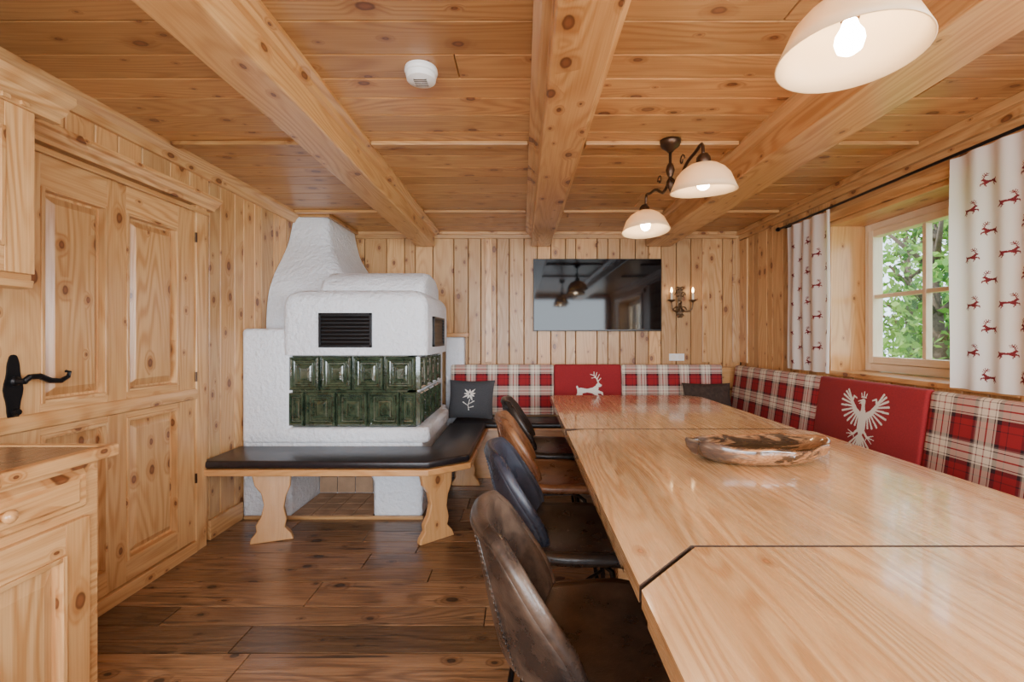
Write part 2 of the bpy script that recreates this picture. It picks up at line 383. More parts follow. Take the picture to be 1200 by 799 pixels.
# door
t = thing('door_1', 'large pine panel door with black iron handle', 'door', (XL, 2.15, 0), kind='structure')
mb = MB(); framed(mb, 1.60, 2.645, .07, 2.0, .002, .035, 0, [(1.80, 2.09), (2.19, 2.52)], [(.17, .86), (.985, 1.85)], ML)
mb.prism([(.03, .885), (.055, .895), (.06, .925), (.045, .95), (.03, .955)], 1.60, 2.645, 2, lambda a, b, w: (XL + a, w, b))
obj('door_leaf', mb, W_door, t, bev=.004)
mb = MB(); mb.box(2.65, 2.735, 0, 2.02, .001, .045, 1, ML); mb.box(1.50, 1.595, 0, 2.02, .001, .045, 1, ML)
mb.box(1.45, 2.735, 2.021, 2.06, .001, .05, 0, ML); mb.box(1.595, 2.65, 0, .065, .001, .05, 0, ML)
mb.prism([(.001, 2.02), (.05, 2.02), (.055, 2.035), (.075, 2.045), (.085, 2.065), (.1, 2.07), (.1, 2.09), (.001, 2.09)], 1.42, 2.80, 2, lambda a, b, w: (XL + a, w, b))
mb.box(1.42, 2.74, 1.975, 2.0, .045, .058, 0, ML)
obj('door_frame', mb, W_door, t, bev=.003)
mb = MB()
def platepoly(cy, cz, hw, hh):
    P = []
    for k in range(36):
        a = 2 * pi * k / 36; r = 1 + .2 * math.cos(4 * a) + .08 * math.cos(8 * a)
        P.append((cy + hw * r * math.sin(a) * (1 + .5 * math.cos(a) ** 2), cz + hh * math.cos(a)))
    return P
mb.prism(platepoly(1.70, 1.055, .026, .13), .036, .041, 0, ML)
mb.lathe([(.018, .04), (.018, .05), (.011, .055), (.011, .085), (.0, .087)], M=lambda x, y, z: ML(1.70 + x, 1.085 + y, z))
mb.tube([ML(1.70, 1.085, .08), ML(1.715, 1.10, .085), ML(1.75, 1.10, .085), ML(1.79, 1.08, .085), ML(1.83, 1.075, .085), ML(1.86, 1.09, .085), ML(1.865, 1.108, .085), ML(1.85, 1.112, .085)], [.010, .011, .012, .011, .010, .008, .007, .006], 10)
mb.tube([ML(1.70, .97, .04), ML(1.70, .97, .06)], .012)
obj('door_handle', mb, M_black, t, smooth=False, label='black wrought iron lever handle')
for z in (1.83, 1.02, .43):
    mb = MB(); mb.tube([ML(2.648, z - .028, .043), ML(2.648, z + .028, .043)], .006)
    obj('hinge', mb, M_brown, t)

# kitchen wall cabinet
t = thing('wall_cabinet', 'pine kitchen wall cabinet with moulded cornice', 'cabinet', (-1.8, .9, 1.42))
MC = lambda u, v, w: (-1.66 + w, u, v)
mb = MB(); mb.box(XL + .005, -1.66, .3, 1.54, 1.44, 2.02, 1); obj('body', mb, W_door, t, bev=.003)
for a, b in ((.32, .92), (.93, 1.53)):
    mb = MB(); framed(mb, a, b, 1.46, 2.0, .001, .022, 0, [(a + .09, b - .09)], [(1.54, 1.92)], MC); d = obj('cabinet_door', mb, W_door, t, bev=.003)
mb = MB(); P = [(-1.66, 2.0), (-1.63, 2.0), (-1.63, 2.02), (-1.61, 2.03), (-1.60, 2.05), (-1.575, 2.065), (-1.575, 2.09), (-1.66, 2.09)]
mb.prism(P, .3, 1.61, 2, lambda a, b, w: (a, w, b)); mb.box(XL + .005, -1.66, .3, 1.61, 2.02, 2.09, 0)
for k in range(22): mb.box(-1.632, -1.622, .32 + k * .055, .345 + k * .055, 2.005, 2.02)
obj('cornice', mb, W_door, t, bev=.002)
mb = MB(); mb.prism([(-1.70, 1.41), (-1.655, 1.415), (-1.65, 1.44), (-1.70, 1.44)], .3, 1.54, 2, lambda a, b, w: (a, w, b)); obj('light_rail', mb, W_door, t, bev=.003)
# base cabinet
t = thing('base_cabinet', 'pine kitchen base cabinet with drawer and panel door', 'cabinet', (-1.65, .8, 0))
MC = lambda u, v, w: (-1.36 + w, u, v)
mb = MB(); mb.box(XL + .025, -1.36, -.6, 1.46, .06, .858, 1); mb.box(XL + .025, -1.40, -.6, 1.44, 0, .06, 1); obj('body', mb, W_door, t, bev=.004)
knob = [(.0, .0), (.008, .0), (.008, .012), (.016, .018), (.018, .026), (.012, .033), (.0, .035)]
for a, b, kk in ((.93, 1.41, 1.165), (.40, .90, .65), (-.1, .38, .15)):
    mb = MB(); mb.frust(a, b, .725, .845, .001, .02, .012, 0, MC); mb.frust(a + .03, b - .03, .748, .822, .02, .026, .008, 0, MC)
    d = obj('drawer', mb, W_door, t)
    mb = MB(); mb.lathe(knob, M=lambda x, y, z: MC(kk + x, .79 + y, z + .026), seg=16); obj('knob', mb, W_bench, d, smooth=True)
    mb = MB(); framed(mb, a, b, .08, .70, .001, .022, 0, [(a + .075, b - .075)], [(.16, .61)], MC); d = obj('cabinet_door', mb, W_door, t, bev=.003)
mb2 = MB(); mb2.box(-1.36, -1.322, -.6, 1.495, .864, .902, 1); mb2.box(XL + .025, -1.361, 1.46, 1.495, .864, .902, 0)
t = thing('worktop', 'brown wooden kitchen worktop with pale wooden edge', 'worktop', (-1.65, .8, .86))
mb = MB(); mb.box(XL + .025, -1.362, -.6, 1.458, .862, .899, 1); obj('slab', mb, M_counter, t)
obj('edging', mb2, W_door, t, bev=.006, bseg=3)

# ---------------------------------------------------------------- tiled stove
t = thing('tiled_stove', 'white plastered masonry stove with green glazed tiles', 'stove', (-1.3, 3.6, 0))
G = .004
mb = MB(); MX = lambda a, b, w: (a, w, b)
arch = [(-1.60, .0), (-1.60, .25), (-1.585, .285), (-1.55, .30), (-1.08, .30), (-1.045, .285), (-1.03, .25), (-1.03, .0)]
mb.prism([(XL + G, 0)] + arch + [(-.69, 0), (-.69, .62), (XL + G, .62)], 3.14, 3.62, 2, MX)
mb.box(XL + G, -.705, 3.60, 4.30, 0, .62)
mb.box(-1.62, -.73, 3.20, 4.0, .60, 1.14)
mb.box(XL + G, -1.60, 3.135, 4.30, .55, 1.31)
mb.box(XL + G, -.75, 3.9, 4.30, .55, 1.25)
obj('body', mb, M_plaster, t, bev=.03, bseg=5)
mb = MB(); mb.prism([(-1.93, 3.125), (-.72, 3.125), (-.645, 3.16), (-.645, 4.02), (-.9, 4.02), (-.9, 3.6), (-1.93, 3.6)], .515, .625, 2, lambda a, b, w: (a, b, w))
obj('ledge', mb, M_plaster, t, bev=.03, bseg=5)
def rrect(x0, x1, y0, y1, r, z, n=6):
    P = []
    for cx_, cy_, a0 in ((x1 - r, y1 - r, 0), (x0 + r, y1 - r, pi / 2), (x0 + r, y0 + r, pi), (x1 - r, y0 + r, 1.5 * pi)):
        for k in range(n + 1):
            a = a0 + pi / 2 * k / n; P.append((cx_ + r * math.cos(a), cy_ + r * math.sin(a), z))
    return P
mb = MB(); rings = []; RR = .10
for k in range(3): rings.append(rrect(-1.645 - .004 * (k == 1), -.655 + .004 * (k == 1), 3.11 - .004 * (k == 1), 3.98, .06, 1.127 + k * (1.575 - RR - 1.127) / 2))
for k in range(1, 9):
    a = pi / 2 * k / 8; e = RR * (1 - math.cos(a)); rings.append(rrect(-1.645 + e, -.655 - e, 3.11 + e, 3.98 - e, .06, 1.578 - RR + RR * math.sin(a)))
mb.loft(rings); hd = obj('hood', mb, M_plaster, t, smooth=True)
md = hd.modifiers.new('e', 'EDGE_SPLIT'); md.split_angle = math.radians(60)
mb = MB(); P = [(3.22, 1.48), (3.235, 1.58), (3.30, 1.67), (3.42, 1.73), (3.55, 1.742), (3.7, 1.73), (3.84, 1.66), (3.88, 1.48)]
mb.prism(P, -1.46, -.70, 2, lambda a, b, w: (w, a, b)); obj('cap', mb, M_plaster, t, bev=.05, bseg=6, angle=50)
mb = MB()
rings = []
CH = [(1.29, -1.10, 3.44), (1.45, -1.16, 3.45), (1.6, -1.28, 3.48), (1.75, -1.42, 3.56), (1.9, -1.53, 3.68), (2.05, -1.61, 3.78), (2.298, -1.665, 3.87)]
def catm(P, t):
    n = len(P) - 1; x = min(max(t * n, 0), n - 1e-6); i = int(x); f = x - i
    p0, p1, p2, p3 = P[max(i - 1, 0)], P[i], P[i + 1], P[min(i + 2, n)]
    return tuple(.5 * ((2 * b) + (c - a) * f + (2 * a - 5 * b + 4 * c - d) * f * f + (-a + 3 * b - 3 * c + d) * f ** 3) for a, b, c, d in zip(p0, p1, p2, p3))
for k in range(19):
    z, x1, y0 = catm(CH, k / 18); r = .07; y1 = 4.50
    ring = [(XL + G, y0, z)] + [(x1 - r + r * math.sin(a), y0 + .02 + r - r * math.cos(a), z) for a in [pi / 2 * q / 5 for q in range(6)]] + [(x1, y1, z), (XL + G, y1, z)]
    rings.append(ring)
mb.loft(rings); ch = obj('chimney', mb, M_plaster, t, smooth=True)
md = ch.modifiers.new('e', 'EDGE_SPLIT'); md.split_angle = math.radians(50)
# tiles
mb = MB(); S = .2215; Z0, TH = .628, .2465
def tile(mb, u0, u1, v0, v1, M):
    g = .004; u0 += g; u1 -= g; v0 += g; v1 -= g
    k = .6 if u1 - u0 < .15 else 1
    mb.frust(u0, u1, v0, v1, -.02, .006, .004, 0, M)
    # chamfered picture-frame relief built from nested rings
    def rect(i, w): return [M(u0 + i * k, v0 + i, w), M(u1 - i * k, v0 + i, w), M(u1 - i * k, v1 - i, w), M(u0 + i * k, v1 - i, w)]
    prof = [(.002, .004), (.006, .022), (.016, .030), (.026, .022), (.032, .010), (.040, .008), (.046, .017), (.054, .017), (.062, .007), (.072, .010), (.084, .018), (.088, .018)]
    mb.loft([rect(i, w) for i, w in prof if i < (v1 - v0) / 2 - .02], True)
MF = lambda u, v, w: (u, 3.165 - w, v); MS = lambda u, v, w: (-.735 + w, u, v)
x0 = -1.620
for k in range(4): tile(mb, x0 + k * S, x0 + (k + 1) * S, Z0 + TH, Z0 + 2 * TH, MF)
xs = [0, .5, 1.5, 2.5, 3.5, 4]
for a, b in zip(xs[:-1], xs[1:]): tile(mb, x0 + a * S, x0 + b * S, Z0, Z0 + TH, MF)
y0 = 3.165
for k in range(4): tile(mb, y0 + k * .2, y0 + (k + 1) * .2, Z0 + TH, Z0 + 2 * TH, MS)
for a, b in zip(xs[:-1], xs[1:]): tile(mb, y0 + a * .2, y0 + b * .2, Z0, Z0 + TH, MS)
mb.box(-1.62, -.74, 3.17, 3.22, Z0, Z0 + 2 * TH, mat=0); mb.box(-.80, -.74, 3.17, 3.965, Z0, Z0 + 2 * TH, mat=0)
obj('tile_cladding', mb, M_glaze, t, bev=.0015, label='dark green glazed relief tiles')
def grille(name, u0, u1, v0, v1, M):
    mb = MB(); f = .014
    mb.box(u0, u1, v0, v1, 0, .004, 0, M)
    for q in ((u0, u0 + f, v0, v1), (u1 - f, u1, v0, v1), (u0, u1, v0, v0 + f), (u0, u1, v1 - f, v1)): mb.box(*q, 0, .018, 0, M)
    n = 8
    for k in range(n):
        z = v0 + f + (v1 - v0 - 2 * f) * (k + .5) / n
        mb.add([M(u0 + f, z - .010, .012), M(u1 - f, z - .010, .012), M(u1 - f, z + .006, .005), M(u0 + f, z + .006, .005)], [(0, 1, 2, 3)])
    obj('vent_grille', mb, M_black, t, bev=.001, label='black louvred metal vent')
grille('v', -1.385, -1.025, 1.18, 1.415, lambda u, v, w: (u, 3.108 - w, v))
grille('v', 3.30, 3.72, 1.18, 1.40, lambda u, v, w: (-.653 + w, u, v))
mb = MB()
mb.box(-1.598, -1.032, 3.142, 3.60, .001, .015, mat=1)
for i in range(4):
    for j in range(4): mb.box(-1.595 + i * .141, -1.459 + i * .141, 3.145 + j * .113, 3.252 + j * .113, .005, .022)
for i in range(4):
    for j in range(2): mb.box(-1.595 + i * .141, -1.459 + i * .141, 3.585, 3.6, .026 + j * .13, .15 + j * .13)
obj('hearth_floor', mb, [M_tile, M_grout], t, bev=.002)
mb = MB(); mb.box(XL + .03, -.68, 3.118, 3.138, 0, .022, 0); obj('skirting', mb, W_door, t, bev=.003)

t = thing('low_partition', 'low white plastered partition with wooden cap', 'partition', (-.75, 4.47, 0))
mb = MB(); mb.box(-.745, -.565, 4.42, 4.55, 0, 1.25); obj('body', mb, M_plaster, t, bev=.015, bseg=3)
mb = MB(); mb.box(-.745, -.53, 4.40, 4.555, 1.252, 1.29, 0); obj('cap', mb, W_bench, t, bev=.004)

# ---------------------------------------------------------------- fireside bench
t = thing('fireside_bench', 'wooden bench with black leather cushion around the stove', 'bench', (-1.1, 2.95, 0))
def Lp(o): return [(XL + .012, 2.72 - o), (-.56, 2.72 - o), (-.335 + o, 2.88 - o * .5), (-.315 + o, 3.95), (-.63, 3.95), (-.63, 3.112), (XL + .012, 3.112)]
mb = MB(); mb.prism(Lp(0), .462, .508, 2, ID); obj('seat_cushion', mb, M_lblack, t, bev=.018, bseg=4)
mb = MB(); mb.prism(Lp(.012), .42, .459, 0, ID); obj('seat_board', mb, W_bench, t, bev=.006, bseg=2)
def benchleg(cx, cy, ang):
    L = [(-.115, .42), (-.10, .35), (-.065, .30), (-.05, .23), (-.065, .16), (-.095, .11), (-.09, .07), (-.12, .03), (-.125, 0)]
    mb = MB(); P = L + [(.115, 0), (.10, .04), (.065, .08), (.075, .13), (.06, .2), (.07, .27), (.095, .33), (.10, .42)]
    ca, sa = math.cos(ang), math.sin(ang)
    mb.prism(P, -.022, .022, 1, lambda a, b, w: (cx + a * ca - w * sa, cy + a * sa + w * ca, b))
    obj('leg', mb, W_bench, t, bev=.006, bseg=2)
benchleg(-1.53, 2.80, .35); benchleg(-.53, 2.82, .7); benchleg(-.47, 3.85, 0)

# ---------------------------------------------------------------- corner bench
t = thing('corner_bench', 'built-in corner bench with tartan backrest and dark seat', 'bench', (1.4, 4.2, 0))
mb = MB()
mb.box(-.60, 2.185, 4.03, 4.30, 0, .43, 0); mb.box(1.62, 2.185, .6, 4.03, 0, .43, 1)
obj('base', mb, W_bench, t, bev=.004)
mb = MB(); P = [(-.62, 3.965), (1.52, 3.965), (1.52, .6), (1.93, .6), (1.93, 4.315), (-.62, 4.315)]
mb.prism(P, .455, .50, 2, ID); obj('seat_cushion', mb, M_lblack, t, bev=.018, bseg=4)
mb = MB(); mb.prism([(-.62, 3.97), (1.53, 3.97), (1.53, .6), (2.1, .6), (2.1, 4.4), (-.62, 4.4)], .431, .454, 0, ID); obj('seat_board', mb, W_bench, t, bev=.003)
mb = MB(); mb.box(-.55, 2.185, 4.43, 4.555, .455, .955, 0); mb.box(2.10, 2.185, .6, 4.43, .455, .955, 1)
obj('back_frame', mb, W_bench, t, bev=.004)
BY = lambda u, v, w: (u, 4.335 - w + (v - .5) * .10, v)
BX = lambda u, v, w: (1.955 - w + (v - .5) * .14, u, v)
def rest(a, b, M, mat, name='backrest', top=.985, ex=0, lab=None):
    mb = MB()
    mb.box(a + .001, b - .001, .505, top, -.045, ex, 0, M, off=False); return obj(name, mb, mat, t, bev=.02, bseg=4, label=lab)
rest(-.69, .305, BY, M_plaid, lab='red tartan backrest'); redb = rest(.305, .955, BY, M_redfelt, top=.987, ex=.004, lab='red felt backrest with white stag'); rest(.955, 1.93, BY, M_plaid, lab='red tartan backrest')
rest(3.09, 4.33, BX, M_plaid, lab='red tartan backrest'); redr = rest(2.26, 3.09, BX, M_redfelt, top=.988, ex=.005, lab='red felt backrest with cream eagle'); rest(1.42, 2.26, BX, M_plaid, lab='red tartan backrest'); rest(.6, 1.42, BX, M_plaid, lab='red tartan backrest')

# glyphs
def inpoly(x, y, P):
    c = False; n = len(P)
    for i in range(n):
        x1, y1 = P[i]; x2, y2 = P[i - 1]
        if (y1 > y) != (y2 > y) and x < (x2 - x1) * (y - y1) / (y2 - y1) + x1: c = not c
    return c
def dseg(x, y, a, b):
    dx, dy = b[0] - a[0], b[1] - a[1]; L = dx * dx + dy * dy
    k = max(0, min(1, ((x - a[0]) * dx + (y - a[1]) * dy) / L)) if L else 0
    return math.hypot(x - a[0] - k * dx, y - a[1] - k * dy), k
DEER = [(.98, .68), (.90, .73), (.86, .78), (.80, .74), (.75, .66), (.66, .59), (.45, .54), (.24, .58), (.15, .57), (.10, .66), (.06, .62), (.10, .50), (.09, .36), (-.02, .20), (.02, .17), (.16, .28), (.21, .24), (.13, .10), (.18, .09), (.29, .26), (.28, .38), (.45, .41), (.62, .38), (.74, .30), (.68, .16), (.72, .13), (.84, .31), (.82, .38), (.95, .36), (.98, .25), (1.03, .26), (1.0, .42), (.84, .49), (.85, .60), (.93, .62)]
DST = [((.85, .75), (.80, .90), .022, .018), ((.80, .90), (.70, 1.02), .018, .016), ((.70, 1.02), (.70, 1.16), .016, .010), ((.84, .82), (.94, .93), .016, .010), ((.80, .9), (.89, 1.06), .016, .010), ((.75, .96), (.80, 1.14), .015, .010), ((.76, .95), (.61, .94), .015, .010), ((.70, 1.03), (.57, 1.07), .015, .010)]
def in_deer(x, y): return inpoly(x, y, DEER) or instrokes(x, y, DST)
def in_deer_small(x, y): return inpoly(x, y, DEER) or instrokes(x, y, [(a, b, r0 + .008, r1 + .008) for a, b, r0, r1 in DST])
def instrokes(x, y, S):
    for a, b, r0, r1 in S:
        d, k = dseg(x, y, a, b)
        if d < r0 + (r1 - r0) * k: return True
    return False
EG = [((0, .68), (0, .40), .055, .09), ((0, .40), (0, .27), .09, .04), ((0, .68), (-.02, .83), .042, .034), ((-.02, .83), (-.02, .86), .046, .046), ((-.05, .87), (-.13, .85), .022, .007), ((-.05, .84), (-.11, .81), .012, .005), ((-.07, .93), (.03, .93), .011, .011), ((-.06, .93), (-.08, 1.0), .011, .009), ((-.02, .93), (-.02, 1.03), .011, .009), ((.02, .93), (.04, 1.0), .011, .009)]
for s in (-1, 1):
    EG += [((s * .05, .60), (s * .17, .68), .055, .05), ((s * .17, .68), (s * .27, .82), .048, .034), ((s * .27, .82), (s * .24, .93), .026, .016), ((s * .24, .93), (s * .17, .90), .016, .010)]
    for k in range(11):
        q = k / 10; a = (s * (.27 - .19 * q), .85 - .25 * q); an = math.radians(58 - 152 * q); L = .21 + .10 * math.sin(pi * min(1, q * 1.1))
        EG.append((a, (a[0] + s * L * math.cos(an), a[1] + L * math.sin(an)), .014, .0185))
    EG += [((s * .05, .36), (s * .15, .26), .028, .018), ((s * .15, .26), (s * .28, .31), .012, .006), ((s * .15, .26), (s * .30, .24), .012, .006), ((s * .15, .26), (s * .26, .17), .012, .006), ((s * .15, .26), (s * .13, .20), .010, .006),
           ((0, .3), (s * .075, .0), .018, .021), ((0, .3), (s * .15, .03), .016, .019), ((0, .3), (s * .21, .08), .012, .016)]
EG.append(((0, .3), (0, -.04), .018, .023))
ED = [((.02, -.1), (-.06, -.5), .02, .018), ((-.06, -.5), (-.02, -.85), .018, .02), ((-.05, -.45), (.28, -.22), .012, .035), ((-.06, -.55), (-.38, -.3), .012, .035), ((-.04, -.7), (.25, -.6), .012, .03)]
for k in range(9):
    a = 2 * pi * k / 9 + .2; L = .50 if k % 2 else .36
    ED.append(((math.cos(a) * L * .2, .28 + math.sin(a) * L * .2), (math.cos(a) * L * .55, .28 + math.sin(a) * L * .55), .03, .062)); ED.append(((math.cos(a) * L * .55, .28 + math.sin(a) * L * .55), (math.cos(a) * L, .28 + math.sin(a) * L), .062, .005))
def glyph(mb, fn, x0, x1, y0, y1, n, place, mat=0, run=3):
    h = (x1 - x0) / n; ny = int((y1 - y0) / h)
    for j in range(ny):
        i = 0
        while i < n:
            y = y0 + (j + .5) * h
            if fn(x0 + (i + .5) * h, y):
                k = i
                while k < n and k - i < run and fn(x0 + (k + .5) * h, y): k += 1
                a, b, c, d = x0 + i * h, x0 + k * h, y0 + j * h, y0 + (j + 1) * h
                mb.add([place(a, c), place(b, c), place(b, d), place(a, d)], [(0, 1, 2, 3)], None, mat)
                i = k
            else: i += 1
mb = MB(); glyph(mb, in_deer, -.05, 1.06, .05, 1.2, 90, lambda x, y: BY(.50 + x * .27, .615 + y * .26, .0065)); obj('stag_emblem', mb, M_cream, redb, label='cream felt stag emblem')
mb = MB(); glyph(mb, lambda x, y: instrokes(x, y, EG), -.6, .6, -.08, 1.16, 150, lambda x, y: BX(2.66 - x * .355, .59 + y * .33, .0075)); obj('eagle_emblem', mb, M_cream, redr, label='cream felt eagle emblem')

# cushions
def pillow(name, c, hw, hh, th, rot, mat, label, flower=False):
    n = 18; M3 = rot
    def P(u, v, s):
        e = 1 - .07 * (1 - v * v) ; e2 = 1 - .07 * (1 - u * u)
        t_ = th * ((1 - abs(u) ** 2.6) * (1 - abs(v) ** 2.6)) ** .5
        p = M3 @ Vector((u * hw * e, -s * t_, v * hh * e2)); return (c[0] + p.x, c[1] + p.y, c[2] + p.z)
    tt = thing(name, label, 'cushion', c)
    mb = MB()
    for s in (1, -1):
        vs = [P(-1 + 2 * i / n, -1 + 2 * j / n, s) for j in range(n + 1) for i in range(n + 1)]
        mb.add(vs, [(j * (n + 1) + i, j * (n + 1) + i + 1, (j + 1) * (n + 1) + i + 1, (j + 1) * (n + 1) + i) for j in range(n) for i in range(n)])
    obj('cushion_cover', mb, mat, tt, smooth=True)
    if flower:
        mb = MB()
        def pl(x, y):
            p = Vector(P(x * .75, y * .75, 1)) + M3 @ Vector((0, -.003, 0)); return tuple(p)
        glyph(mb, lambda x, y: instrokes(x, y, ED), -.75, .75, -1.0, .85, 70, pl); obj('edelweiss_motif', mb, M_cream, tt, label='white edelweiss flower motif')
pillow('cushion', (-.47, 4.185, .68), .215, .18, .065, Matrix.Rotation(-.12, 3, 'Z') @ Matrix.Rotation(-.30, 3, 'X'), M_greyfelt, 'charcoal cushion with white edelweiss on the bench', True)
pillow('cushion', (1.70, 4.17, .67), .22, .165, .06, Matrix.Rotation(-.05, 3, 'Z') @ Matrix.Rotation(-.32, 3, 'X'), plain('umber_fabric', (.05, .03, .022), .9, nz=.4, nsc=30), 'dark brown cushion leaning on the tartan backrest')

# ---------------------------------------------------------------- tables
TX0, TX1 = .236, 1.50
def table(poly, y0, y1, label):
    t = thing('dining_table', label, 'table', ((TX0 + TX1) / 2, (y0 + y1) / 2, 0), group='joined dining tables')
    mb = MB()
    def clip(P, x, keep):
        out = []
        for i in range(len(P)):
            a, b = P[i - 1], P[i]; ia = (a[0] - x) * keep >= 0; ib = (b[0] - x) * keep >= 0
            if ia != ib: k = (x - a[0]) / (b[0] - a[0]); out.append((x, a[1] + k * (b[1] - a[1])))
            if ib: out.append(b)
        return out
    x = min(p[0] for p in poly); xe = max(p[0] for p in poly); nb = 12; st = (xe - x) / nb
    for k in range(nb):
        P = clip(clip(poly, x + k * st, 1), x + (k + 1) * st, -1)
        if len(P) > 2: mb.prism(P, .714, .75, 1, ID)
    for fi, f in enumerate(mb.f):     # shade of the open joints painted dark onto the end faces
        p = [mb.v[i] for i in f]
        if max(q[2] for q in p) - min(q[2] for q in p) > .01:
            dx = max(q[0] for q in p) - min(q[0] for q in p)
            if dx > .004 and min(q[1] for q in p) < 2.6: mb.mi[fi] = 1
    obj('table_top', mb, [W_table, M_jointshade], t)
    mb = MB(); e = .03
    mb.box(TX0 + e, TX0 + e + .022, y0 + .10, y1 - .10, .63, .713, 1); mb.box(TX1 - e - .022, TX1 - e, y0 + .10, y1 - .10, .63, .713, 1)
    mb.box(TX0 + e, TX1 - e, y0 + .10, y0 + .122, .63, .713, 0); mb.box(TX0 + e, TX1 - e, y1 - .122, y1 - .10, .63, .713, 0)
    obj('apron', mb, W_table, t, bev=.003)
    for lx in (TX0 + .26, TX1 - .26):
        for ly in (y0 + .22, y1 - .22):
            mb = MB(); rg = []
            for z, h in ((0, .028), (.25, .03), (.5, .036), (.713, .04)): rg.append([(lx - h, ly - h, z), (lx + h, ly - h, z), (lx + h, ly + h, z), (lx - h, ly + h, z)])
            mb.loft(rg); obj('leg', mb, W_table, t, bev=.004)
XE = TX1 + .05
table([(TX0, 2.486), (TX1, 2.486), (TX1, 3.80), (TX1 - .1, 3.92), (TX0 + .04, 3.92), (TX0, 3.86)], 2.486, 3.92, 'pale pine dining table with cut corners, beside the corner bench')
table([(TX0, .918), (.405, 1.094), (XE, 1.094), (XE, 2.40), (TX1, 2.468), (TX0 + .1, 2.468), (TX0, 2.42)], 1.09, 2.468, 'pale pine dining table carrying the wooden bowl')
table([(TX0, -.3), (XE, -.3), (XE, 1.084), (.412, 1.084), (TX0, .900)], -.3, 1.084, 'pale pine dining table with a cut corner')

# bowl
t = thing('wooden_bowl', 'oblong live-edge burl wood bowl on the dining table', 'bowl', (.965, 1.87, .75))
mb = MB(); seg = 64
def outl(f, k):
    a = 2 * pi * k / seg
    w = 1 + .035 * math.sin(3 * a + 1) + .022 * math.sin(5 * a + .4) + .016 * math.sin(9 * a) + .01 * math.sin(14 * a + 2)
    return (.965 + .29 * f * w * math.cos(a), 1.87 + .155 * f * w * math.sin(a))
def brings(L):
    rg = []
    for f, z in L:
        ring = []
        for k in range(seg):
            x, y = outl(f, k); a = 2 * pi * k / seg
            ring.append((x, y, z + (.009 * math.sin(2 * a + .6) + .004 * math.sin(7 * a)) * max(0, (z - .765) / .06)))
        rg.append(ring)
    return rg
mb.loft(brings([(.02, .7513), (.6, .7515), (.78, .756), (.92, .772), (.985, .794), (1.0, .816), (.985, .826), (.95, .827), (.915, .82)]), False, mat=0)
mb.loft(brings([(.915, .82), (.85, .803), (.70, .785), (.45, .776), (.02, .774)]), False, mat=1)
obj('bowl_body', mb, [M_burl, M_burl2], t, smooth=True)

# ---------------------------------------------------------------- chairs
cat = catm
def surf(P, s, t):
    x, z, w, wx, wz = cat(P, t)
    return (x + wx * abs(s) ** 2.2, s * w, z + wz * s * s)
SEAT = [(.235, .435, .175, -.02, -.005), (.222, .458, .212, -.01, .0), (.13, .466, .238, 0, .018), (-.02, .455, .240, .0, .032), (-.13, .446, .228, .01, .05), (-.20, .455, .212, .045, .065)]
BACK = [(-.165, .445, .200, .07, .08), (-.222, .480, .208, .12, .075), (-.250, .56, .213, .125, .045), (-.268, .64, .214, .11, .015), (-.284, .72, .208, .09, -.01), (-.297, .785, .188, .07, -.025), (-.304, .818, .145, .04, -.012)]
def chairmesh(P, nu=24, nv=28):
    mb = MB(); vs = [surf(P, -1 + 2 * i / nu, j / nv) for j in range(nv + 1) for i in range(nu + 1)]
    mb.add(vs, [(j * (nu + 1) + i, j * (nu + 1) + i + 1, (j + 1) * (nu + 1) + i + 1, (j + 1) * (nu + 1) + i) for j in range(nv) for i in range(nu)]); return mb
def border(P, nv=30, off=0):
    pts = [surf(P, -1, j / nv) for j in range(nv + 1)] + [surf(P, -1 + 2 * i / 14, 1) for i in range(1, 15)] + [surf(P, 1, 1 - j / nv) for j in range(1, nv + 1)]
    return pts
def chair(x, y, rz, ms, mk, label):
    t = thing('dining_chair', label, 'chair', (0, 0, 0), group='dining chairs')
    mb = chairmesh(SEAT); st_ = obj('seat', mb, ms, t, smooth=True, solid=.045, soff=0)
    mb = MB()
    mb.tube([surf(SEAT, -1 + 2 * i / 14, 0) for i in range(15)], .0222, 10)
    for sd in (-1, 1): mb.tube([surf(SEAT, sd, j / 20) for j in range(21)], .0225, 10)
    obj('seat_piping', mb, ms, st_, smooth=True)
    mb = chairmesh(BACK); b = obj('backrest', mb, mk, t, smooth=True, solid=.036, soff=0)
    mb = MB(); mb.tube([(p[0], p[1], p[2]) for p in border(BACK)], .0185, 10)
    pb = [Vector(p) for p in border(BACK)]
    mb.tube([(p.x - .017, p.y * .965, p.z - .008) for p in pb], .005, 6)
    for s in (-.5, .5):
        mb.tube([tuple(Vector(surf(BACK, s, j / 20)) + Vector((-.0185, 0, 0))) for j in range(1, 20)], .0045, 6)
    for j in range(26):
        for s in (-.5, .5):
            p = Vector(surf(BACK, s, .06 + .9 * j / 26)); mb.tube([p + Vector((-.0215, -.015, 0)), p + Vector((-.0215, .015, 0))], .0024, 5)
    obj('piping', mb, mk, b, smooth=True)
    for sx in (1, -1):
        for sy in (1, -1):
            mb = MB(); mb.tube([(.10 * sx - .01, .10 * sy, .43), (.15 * sx, .15 * sy, .40), (.215 * sx - .01, .21 * sy, .0)], .0105, 10); obj('leg', mb, M_black, t, smooth=True)
    mb = MB(); mb.tube([(.17, .17, .24), (-.18, -.17, .24)], .007); mb.tube([(.17, -.17, .24), (-.18, .17, .24)], .007)
    mb.box(-.13, .12, -.12, .12, .415, .426)
    obj('leg_frame', mb, M_black, t)
    t.location = (x, y, 0); t.rotation_euler = (0, 0, rz)
chair(.195, 1.15, .10, L_seat, L_brown, 'brown distressed leather chair with piping and black legs')
chair(.175, 1.80, .0, L_dark, L_blue, 'dark leather chair with slate-blue back and black legs')
chair(.170, 2.52, .04, L_tan, L_tan, 'cognac leather chair with black metal legs')
